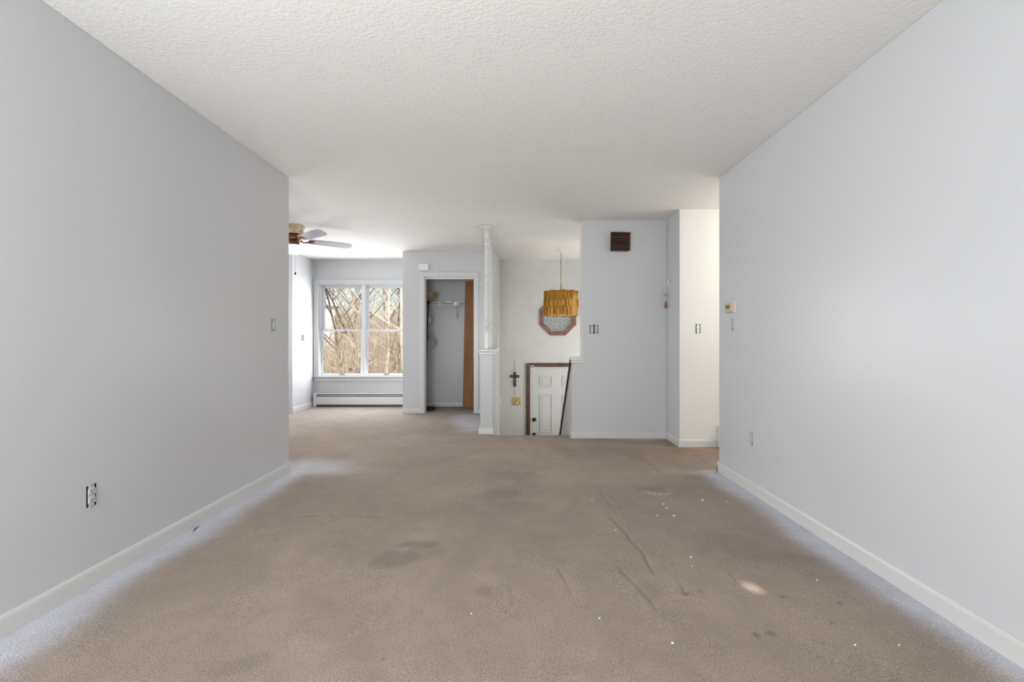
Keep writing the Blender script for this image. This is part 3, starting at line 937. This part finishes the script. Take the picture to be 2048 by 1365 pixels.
# one curved plate, copied round in three tiers
pl = MB()
seg = 5
for s in range(seg):
    def cp(q2):
        xx = (q2 / seg - .5) * .084
        return xx, .010 * (1 - (2 * xx / .084) ** 2)
    xa, ya = cp(s)
    xb, yb = cp(s + 1)
    pl.add([(xa, -ya, 0), (xb, -yb, 0), (xb, -yb, -.132), (xa, -ya, -.132), (xa, -ya + .003, 0), (xb, -yb + .003, 0), (xb, -yb + .003, -.132), (xa, -ya + .003, -.132)],
           [(0, 1, 2, 3), (7, 6, 5, 4), (0, 4, 5, 1), (3, 2, 6, 7)] + ([(0, 3, 7, 4)] if s == 0 else []) + ([(1, 5, 6, 2)] if s == seg - 1 else []))
MB().lathe([(.175, ztop - .338), (.228, ztop - .338), (.228, ztop - .332), (.175, ztop - .332)], (0, 0, 0), 32).build('bottom_ring', 'rim_pink', t, smooth=True)
proto = pl.build('plate', 'amber', t, smooth=True)
first = True
rr = random.Random(9)
for tier in range(3):
    for kk in range(20):
        o = proto if first else proto.copy()
        if not first:
            C.objects.link(o)
            o.parent = t
        first = False
        a = 2 * PI * (kk + .5 * (tier % 2)) / 20
        r = .238 + (.007 if kk % 2 else -.001) - .001 * tier + .002 * rr.random()
        o.location = (r * math.cos(a), r * math.sin(a), ztop + .004 - tier * .113 + (.008 if kk % 2 else 0))
        o.rotation_euler = (rr.uniform(-.02, .02), 0, a + PI / 2 + rr.uniform(-.09, .09))
MB().lathe([(.004, .045), (.022, .03), (.030, 0), (.022, -.028), (.013, -.05), (.013, -.07)][::-1], (0, 0, ztop - .18), 18).build('bulb', 'glass_lit', t, smooth=True)
pb = lamp('pendant_bulb_light', 'POINT', (PX, PY, H + ztop - .18), 140, (1.0, 0.93, 0.82), shadow_soft_size=.03)

# ------------------------------------------------------------------ ceiling fan
FX, FY = -2.586, 5.32
t = thing('ceiling_fan', 'ceiling fan with pale blades, copper hub and lit glass bowl', 'fan', (FX, FY, H))
MB().lathe([(.118, -.001), (.120, -.012), (.110, -.035), (.104, -.075), (.112, -.088), (.108, -.100), (.06, -.104)], (0, 0, 0), 32).build('canopy', 'fan_canopy', t, smooth=True)
MB().lathe([(.05, -.100), (.085, -.108), (.098, -.125), (.095, -.150), (.075, -.168), (.05, -.175)], (0, 0, 0), 32).build('motor', 'fan_bronze', t, smooth=True)
MB().lathe([(.05, -.172), (.058, -.18), (.058, -.215), (.075, -.225), (.07, -.235), (.03, -.238)], (0, 0, 0), 28).build('light_fitter', 'fan_bronze', t, smooth=True)
MB().lathe([(.065, -.225), (.112, -.236), (.118, -.248), (.112, -.275), (.090, -.305), (.055, -.328), (.012, -.336)], (0, 0, 0), 32).build('glass_bowl', 'bowl_lit', t, smooth=True)
bl = MB()
out = [(.165, -.050), (.20, -.058), (.56, -.068), (.63, -.060), (.655, -.030), (.655, .030), (.63, .060), (.56, .068), (.20, .058), (.165, .050)]
bl.prism(out, 'z', -.003, .003)
bproto = bl.build('blade', ['blade'], t, bevel=.0015)
iron = MB().tube([(.07, 0, -.005), (.10, 0, -.022), (.135, 0, -.020), (.165, 0, -.006), (.215, 0, -.006)], [.009, .008, .008, .010, .006], 8)
iron.box(.155, .225, -.035, .035, -.0065, -.0035)
iproto = iron.build('blade_iron', 'fan_bronze', bproto, smooth=True)
sprotos = [MB().lathe([(.0065, -.010), (.0065, -.006)], (.205, yy, 0), 8).build('blade_screw', 'gold', bproto) for yy in (-.02, .02)]
for i in range(5):
    if i == 0:
        o = bproto
    else:
        o = bproto.copy()
        C.objects.link(o)
        o.parent = t
        for ch_ in (iproto, *sprotos):
            q2 = ch_.copy()
            C.objects.link(q2)
            q2.parent = o
    o.rotation_euler = (math.radians(-17), 0, math.radians(34 + 72 * i))
    o.location = (0, 0, -.165)
mb = MB().tube([(.03, -.03, -.235), (.03, -.03, -.545)], .0014, 5)
pc = mb.build('pull_chain', 'chain_grey', t)
MB().lathe([(.003, -.545), (.009, -.552), (.010, -.568), (.004, -.578)], (.03, -.03, 0), 12).build('chain_weight', 'dark_metal', pc, smooth=True)
lamp('hall_ceiling_light', 'POINT', (3.3, 4.2, 2.05), 47, (1.0, 0.975, 0.935), shadow_soft_size=.15)

# ------------------------------------------------------------------ wooden chime box
t = thing('slatted_chime', 'dark brown slatted wooden chime box high on the foyer wall', 'chime', (1.158, 5.066, 2.181), rot=(0, math.radians(1.2), 0))
MB().box(-.100, .100, -.050, 0, -.102, .102).build('body', 'chime_wood', t, bevel=.008)
for i in range(8):
    zz = -.102 + .0255 * i
    MB().prism([(-.050, zz + .003), (-.066, zz + .006), (-.060, zz + .0245), (-.050, zz + .0245)], 'x', -.107, .107).build('slat', 'chime_wood', t, bevel=.002)

# ------------------------------------------------------------------ electrical devices with missing cover plates
def device(parent, cx, kind, dm='device'):
    # strap narrow at the ends, body wide in the middle: dark gaps of the box show at sides and corners
    o = [(-.012, -.054), (.012, -.054), (.013, -.036), (.0165, -.030), (.0165, .030), (.013, .036), (.012, .054), (-.012, .054), (-.013, .036), (-.0165, .030), (-.0165, -.030), (-.013, -.036)]
    mb = MB().prism([(cx + a, b) for a, b in o], 'y', -.0035, -.001)
    s = mb.build('mounting_strap', dm, parent, bevel=.001)
    if kind == 'outlet':
        for zc in (-.0195, .0195):
            poly = [(cx + .0168 * max(-.93, min(.93, math.cos(a) * 1.15)), zc + .0160 * math.sin(a)) for a in [2 * PI * k2 / 20 for k2 in range(20)]]
            r = MB().prism(poly, 'y', -.0078, -.003).build('receptacle', dm, parent, bevel=.001)
            mb = MB().box(cx - .0075, cx - .0055, -.0083, -.0077, zc - .001, zc + .008).box(cx + .0050, cx + .0070, -.0083, -.0077, zc, zc + .0075)
            mb.lathe([(.0026, -.0083), (.0026, -.0077)], (cx, 0, zc - .0075), 10, axis='y')
            mb.build('socket_slots', 'black', r)
    else:
        MB().box(cx - .0125, cx + .0125, -.006, -.003, -.026, .026).build('switch_body', dm, parent, bevel=.002)
        MB().prism([(-.005, -.006), (-.016, .006), (-.016, .013), (-.005, .008)], 'x', cx - .0045, cx + .0045).build('toggle', dm, parent, bevel=.001)
    for zc in (-.046, .046):
        MB().lathe([(.003, -.0045), (.003, -.0035)], (cx, 0, zc), 8, axis='y').build('screw', 'chain_grey', s)

def wall_box(name, label, cat, loc, rz, kinds, dm='device', gap=1.0):
    t = thing(name, label, cat, loc, rz)
    n = len(kinds)
    w = (.0235 + .023 * (n - 1)) * gap
    rr2 = random.Random(int(abs(loc[0]) * 1000) + n)
    poly = []
    for a, b in ((-w, -.047), (-w * .98, 0), (-w, .047), (0, .049), (w, .047), (w * .97, .01), (w, -.047), (0, -.049)):
        poly.append((a + rr2.uniform(-.002, .002), b + rr2.uniform(-.002, .002)))
    MB().prism(poly[::-1], 'y', -.0012, .0).build('open_box', 'black', t)
    for i, kd in enumerate(kinds):
        device(t, (i - (n - 1) / 2) * .046, kd, dm)
    return t
def on_left(u, v):
    Y = F * -XL / (VX - u)
    return (XL, Y, CZ - (v - VY) * Y / F)
def on_right(u, v):
    Y = F * XR / (u - VX)
    return (XR, Y, CZ - (v - VY) * Y / F)
wall_box('wall_outlet', 'coverless duplex outlet low on the left grey wall', 'outlet', on_left(182, 992), PI / 2, ['outlet'])
wall_box('light_switch', 'coverless light switch near the far end of the left wall', 'switch', on_left(546.5, 650.5), PI / 2, ['switch'])
wall_box('wall_outlet', 'coverless painted outlet low on the right grey wall', 'outlet', on_right(1502.5, 878), -PI / 2, ['outlet'], gap=.74)
wall_box('light_switch', 'coverless painted light switch just below the thermostat', 'switch', on_right(1463.5, 650), -PI / 2, ['switch'], gap=.78)
wall_box('light_switch', 'coverless double light switch on the foyer wall', 'switch', ((1188 - VX) * 5.066 / F, 5.066, CZ + 24 * 5.066 / F), 0, ['switch', 'switch'])
wall_box('light_switch', 'coverless single light switch on the cream hallway wall', 'switch', ((1396 - VX) * 4.65 / F, 4.65, CZ + 25 * 4.65 / F), 0, ['switch'], 'device_cream')
t = thing('wall_switch', 'white wall control low in the stairwell, left of the crucifix', 'switch', (-.26, 7.30, .115), PI / 2)
MB().box(-.036, .036, -.008, 0, -.075, .075).build('plate', 'white', t, bevel=.004)
MB().box(-.022, .022, -.030, -.008, -.06, .06).build('housing', 'white', t, bevel=.006)

# thermostat
t = thing('thermostat', 'beige thermostat with small dark display on the right wall', 'thermostat', (XR, 3.545, 1.342), -PI / 2)
MB().box(-.064, .064, -.008, 0, -.043, .043).build('back_plate', 'white', t, bevel=.002)
mb = MB()
mb.add([(-.060, -.008, -.040), (.060, -.008, -.040), (.060, -.008, .040), (-.060, -.008, .040), (-.054, -.030, -.034), (.054, -.030, -.034), (.054, -.030, .034), (-.054, -.030, .034)],
       [(0, 1, 2, 3), (4, 5, 6, 7), (0, 1, 5, 4), (1, 2, 6, 5), (2, 3, 7, 6), (3, 0, 4, 7)])
mb.build('cover', 'beige', t, bevel=.003)
MB().box(-.038, .028, -.0312, -.0298, -.010, .020).build('display', 'lcd', t)
for k2 in range(3):
    MB().box(-.030 + .022 * k2, -.016 + .022 * k2, -.0325, -.0298, -.027, -.020).build('button', 'beige', t, bevel=.001)

# hook and hanging charm at the corner of the foyer wall
HY, HZ = 5.0, 1.727
t = thing('wall_hook', 'white adhesive hook on the shaded wall corner holding the charm', 'hook', (1.68, HY, HZ), -PI / 2)
MB().box(-.012, .012, -.005, 0, -.028, .028).build('plate', 'white', t, bevel=.003)
MB().tube([(0, -.004, -.012), (0, -.018, -.022), (0, -.028, -.014), (0, -.030, .0)], .004, 8).build('hook_arm', 'white', t, smooth=True)
t = thing('wall_hook', 'empty clear ring hook beside the white adhesive hook', 'hook', (1.68, HY - .085, HZ), -PI / 2)
MB().tube([(.0 + .014 * math.cos(a), -.006, .016 * math.sin(a)) for a in [2 * PI * k2 / 16 for k2 in range(17)]], .003, 6).build('ring', 'device', t, smooth=True)
MB().box(-.010, .010, -.004, 0, -.022, .022).build('plate', 'device', t, bevel=.002)
t = thing('hanging_charm', 'pink oval charm with a rose tassel hanging from the corner hook', 'charm', (1.652, HY, HZ))
MB().tube([(0, 0, -.018), (-.002, 0, -.060), (0, 0, -.095)], .0022, 6).build('cord', 'white', t)
MB().lathe([(.001, -.012), (.025, -.011), (.037, -.006), (.039, 0), (.037, .006), (.025, .011), (.001, .012)], (0, 0, 0), 28, axis='y').build('rim', 'device', t, smooth=True, loc=(0, 0, -.142))
t.children[-1].scale = (1, 1, 1.2)
MB().lathe([(.001, -.016), (.020, -.015), (.027, -.011), (.001, -.010)], (0, 0, 0), 24, axis='y').build('medallion', 'pink', t, smooth=True, loc=(-.004, 0, -.142))
t.children[-1].scale = (1, 1, 1.2)
MB().tube([(0, 0, -.186), (.001, 0, -.212)], .002, 5).build('cord', 'white', t)
MB().lathe([(.004, -.206), (.008, -.216), (.006, -.226), (.012, -.240), (.013, -.275), (.009, -.284)], (0, 0, 0), 14).build('tassel', 'tassel', t, smooth=True)
MB().lathe([(.003, -.220), (.007, -.236), (.009, -.278), (.006, -.284)], (.016, .008, 0), 12).build('tassel', 'tassel2', t, smooth=True)

# crucifix and plaque on one string
t = thing('wall_cross', 'dark wooden cross with pale inlay hanging on the foyer wall', 'cross', (-.0075, YB, .45))
cz = [(-.022, -.118), (.022, -.118), (.022, .028), (.075, .028), (.075, .070), (.022, .070), (.022, .118), (-.022, .118), (-.022, .070), (-.075, .070), (-.075, .028), (-.022, .028)]
MB().prism(cz, 'y', -.018, -.004).build('cross_body', 'cross', t, bevel=.003)
mb = MB()
for a, b, e, g in ((-.060, -.030, .046, .052), (.030, .060, .046, .052), (-.010, .010, .092, .097), (-.008, .006, -.020, .015), (-.003, .003, -.07, -.03), (-.010, .010, -.104, -.096)):
    mb.box(a, b, -.0195, -.0175, e, g)
mb.build('inlay', 'cross_inlay', t)
MB().tube([(0, -.006, .118), (0, -.004, .285)], .0022, 5).build('string', 'string', t)
MB().lathe([(.006, -.012), (.006, 0)], (0, 0, .288), 10, axis='y').build('nail', 'dark_metal', t)
MB().tube([(0, -.006, -.118), (0, -.004, -.29)], .0018, 5).build('string', 'string', t)
t = thing('wall_plaque', 'small square gold relief plaque hanging below the dark cross', 'plaque', (.022, YB, .087))
MB().box(-.068, .068, -.012, -.002, -.062, .062).build('frame', 'gold', t, bevel=.004)
MB().box(-.054, .054, -.014, -.010, -.048, .048).build('relief', 'plaque', t)
mb = MB().lathe([(.001, .030), (.012, .024), (.014, .012), (.010, .0), (.024, -.010), (.028, -.040), (.020, -.044)][::-1], (0, -.012, 0), 14)
mb.build('figure', 'gold', t, smooth=True)
t.children[-1].scale = (1, .35, 1)
t.children[-1].location = (0, -.008, 0)

# ------------------------------------------------------------------ bits on the carpet
rr = random.Random(12)
for u, v, w in [(1184, 1001, .010), (1327, 1010, .014), (1334, 1018, .012), (1405, 1002, .022), (1315, 1033, .012), (1348, 1033, .016), (1231, 1062, .008), (1382, 1116, .010),
                (1453, 1005, .008), (1710, 1293, .009), (1798, 1293, .008), (1199, 1239, .008), (943, 1230, .006), (1345, 1289, .011), (1634, 1163, .008), (1384, 1135, .006)]:
    x, y = px_floor(u, v)
    mb = MB().prism([(w * .5 * math.cos(a) * rr.uniform(.6, 1.1), w * .32 * math.sin(a) * rr.uniform(.6, 1.1)) for a in [2 * PI * k2 / 7 for k2 in range(7)]], 'z', -.002, .0025)
    o = mb.build('paint_flake', 'flake', loc=(x, y, .004), rot=(0, 0, rr.uniform(-.4, .4)))
    tag(o, 'tiny white paint flake lying on the beige carpet', 'flake', 'white paint flakes on the carpet')
x, y = px_floor(393, 1059)
mb = MB().tube([(-.028, .03, .003), (0, 0, .005), (.03, -.035, .003)], [.001, .0025, .001], 5)
mb.tube([(-.03, .012, .003), (-.005, -.004, .004), (.006, -.02, .003)], [.001, .002, .001], 5)
tag(mb.build('wood_splinter', 'splinter', loc=(x, y, 0), rot=(0, 0, math.radians(-28))), 'dark wood splinter lying on the carpet by the left baseboard', 'splinter')

# ------------------------------------------------------------------ outdoors beyond the front window
def ground_z(x, y):
    g = -1.6
    if y > 16:
        g += (y - 16) * .045 + max(0, y - 34) * .035
    g += max(0, (-x - 8)) * .05 + .25 * math.sin(x * .31 + y * .17) + .2 * math.sin(x * .13 - y * .29)
    return g
mb = MB()
xs = np.linspace(-70, 40, 56)
ys = np.linspace(7.75, 90, 42)
vsn = [(x, y, ground_z(x, y) if y > 9 else -1.6) for y in ys for x in xs]
fsn = [(j * 56 + i, j * 56 + i + 1, (j + 1) * 56 + i + 1, (j + 1) * 56 + i) for j in range(41) for i in range(55)]
struct(mb.add(vsn, fsn).build('ground_outside', 'litter', smooth=True))

def tree_mesh(seed, h, lean_=.0, fork=False, twig_n=3):
    r = random.Random(seed)
    mb = MB()
    def branch(p, d, length, rad, lev):
        nseg = 4 if lev < 2 else 3
        pts, rads = [p.copy()], [rad]
        q_ = p.copy()
        dd = d.copy()
        for i in range(nseg):
            dd = (dd + Vector((r.uniform(-1, 1), r.uniform(-1, 1), r.uniform(-.5, 1) * .8)) * (.13 if lev == 0 else .28)).normalized()
            q_ = q_ + dd * length / nseg
            pts.append(q_.copy())
            rads.append(rad * (1 - .8 * (i + 1) / nseg))
        mb.tube(pts, rads, 5 if lev < 2 else 3)
        if lev >= 3:
            return
        nb = [13, 7, twig_n][lev]
        for i in range(nb):
            tpos = r.uniform(.22 if lev == 0 else .15, .98)
            k2 = min(int(tpos * nseg), nseg - 1)
            f = tpos * nseg - k2
            pp = pts[k2].lerp(pts[k2 + 1], f)
            az = r.uniform(0, 2 * PI)
            side = Vector((math.cos(az), math.sin(az), r.uniform(.1, .9))).normalized()
            nd = (dd * r.uniform(.2, .7) + side).normalized()
            branch(pp, nd, length * r.uniform(.28, .52), rads[k2] * r.uniform(.35, .6), lev + 1)
    d0 = Vector((lean_, 0, 1)).normalized()
    branch(Vector((0, 0, -.3)), d0, h, h * .0075, 0)
    if fork:
        branch(Vector((lean_ * h * .3, 0, h * .30)), Vector((.45, .1, 1)).normalized(), h * .65, h * .0055, 0)
    return mb
protos = []
for i, (h, ln, fk, mt) in enumerate([(11, .05, False, 'bark'), (9, -.1, True, 'bark'), (12, .12, False, 'bark_dark'), (8, .0, True, 'bark_dark'), (10, -.05, False, 'bark_pale'), (7, .2, False, 'twig')]):
    protos.append((tree_mesh(100 + i, h, ln, fk, 4), mt))
LAB = {'bark': ('bare brown leafless tree in the woods beyond the front window', 'brown trees beyond the window'),
       'bark_dark': ('bare dark-trunked tree in the woods beyond the front window', 'dark trees beyond the window'),
       'bark_pale': ('bare pale cream-trunked tree in the woods beyond the front window', 'pale trees beyond the window'),
       'twig': ('low straw-coloured bare tree in the woods beyond the front window', 'straw-coloured small trees beyond the window')}
rr = random.Random(21)
spots = []
for i in range(80):
    Y = 17 + 42 * (i / 79) ** 1.1 + rr.uniform(-1, 1)
    s = -.62 + .62 * ((i * .618) % 1.0)
    if i % 7 == 3:
        s = rr.uniform(-.02, .22)
    spots.append((s * Y, Y, [0, 4, 1, 5, 0, 2, 4, 5, 1, 3][i % 10]))
spots += [((692 - VX) / F * 21, 21, 3), ((792 - VX) / F * 21, 21, 2), ((768 - VX) / F * 19, 19, 4)]
src = {}
for x, y, k2 in spots:
    if y < 29 and -.46 * y - 3.5 * (y > 25) < x < -.395 * y:
        continue
    if k2 not in src:
        mbp, mt = protos[k2]
        o = mbp.build('bare_tree', mt, smooth=True)
        src[k2] = o
    else:
        o = src[k2].copy()
        C.objects.link(o)
    mt = protos[k2][1]
    o.location = (x, y, ground_z(x, y) - .05)
    o.rotation_euler = (0, 0, rr.uniform(0, 2 * PI))
    sc_ = rr.uniform(.8, 1.25)
    o.scale = (sc_, sc_, sc_)
    tag(o, LAB[mt][0], 'tree', LAB[mt][1])
# tangled undergrowth
mb = MB()
for i in range(11000):
    Y = rr.uniform(14, 55)
    X = rr.uniform(-.62, .02) * Y
    g = ground_z(X, Y)
    L = rr.uniform(.7, 3.0)
    a = rr.uniform(0, 2 * PI)
    e = rr.uniform(.2, 1.0)
    d = Vector((math.cos(a) * (1 - e), math.sin(a) * (1 - e), e)).normalized()
    p = Vector((X, Y, g + rr.uniform(-.2, 2.4)))
    b = Vector((rr.uniform(-.3, .3), rr.uniform(-.3, .3), -.1)) * L
    if X < -.385 * Y and X > -.432 * Y and Y < 28 and p.z + L > 1.6:
        continue
    r0 = rr.uniform(.005, .013) * (Y / 25)
    mb.tube([p, p + d * L * .5 + b * .2, p + d * L + b], [r0, r0 * .7, r0 * .2], 3)
for i in range(900):
    Y = rr.uniform(18, 26.5)
    X = rr.uniform(-.45, -.37) * Y
    g = ground_z(X, Y)
    L = rr.uniform(.4, 1.0) * (1.9 - g)
    p = Vector((X, Y, g - .1))
    d = Vector((rr.uniform(-.5, .5), rr.uniform(-.3, .3), 1)).normalized()
    mb.tube([p, p + d * L * .5, p + d * L + Vector((rr.uniform(-.4, .4), 0, -.1))], [.014, .010, .003], 3)
o = mb.build('undergrowth', 'twig')
o['kind'] = 'stuff'
tag(o, 'tangled straw-coloured undergrowth between the bare trees', 'brush')
# white house seen between the trees
hx_, hy_ = (652 - VX) / F * 27, 27
gz = ground_z(hx_, hy_)
t = thing('house', 'white house partly hidden behind the trees beyond the window', 'house', (hx_ - 3.45, hy_ + 1.3, gz - .3), math.radians(24))
MB().box(-3.6, 3.2, 0, 3.5, 0, 4.4).build('siding', 'siding', t)
MB().prism([(-.3, 4.4), (3.8, 4.4), (1.75, 5.0)], 'x', -3.9, 3.5).build('roof', 'roof', t)
for xw in (-2.2, 1.4):
    f_ = MB().box(xw, xw + .9, -.04, .02, 1.6, 2.9).build('window', 'trim', t)
    MB().box(xw + .08, xw + .82, -.05, -.04, 1.68, 2.82).build('pane', 'lcd', f_)
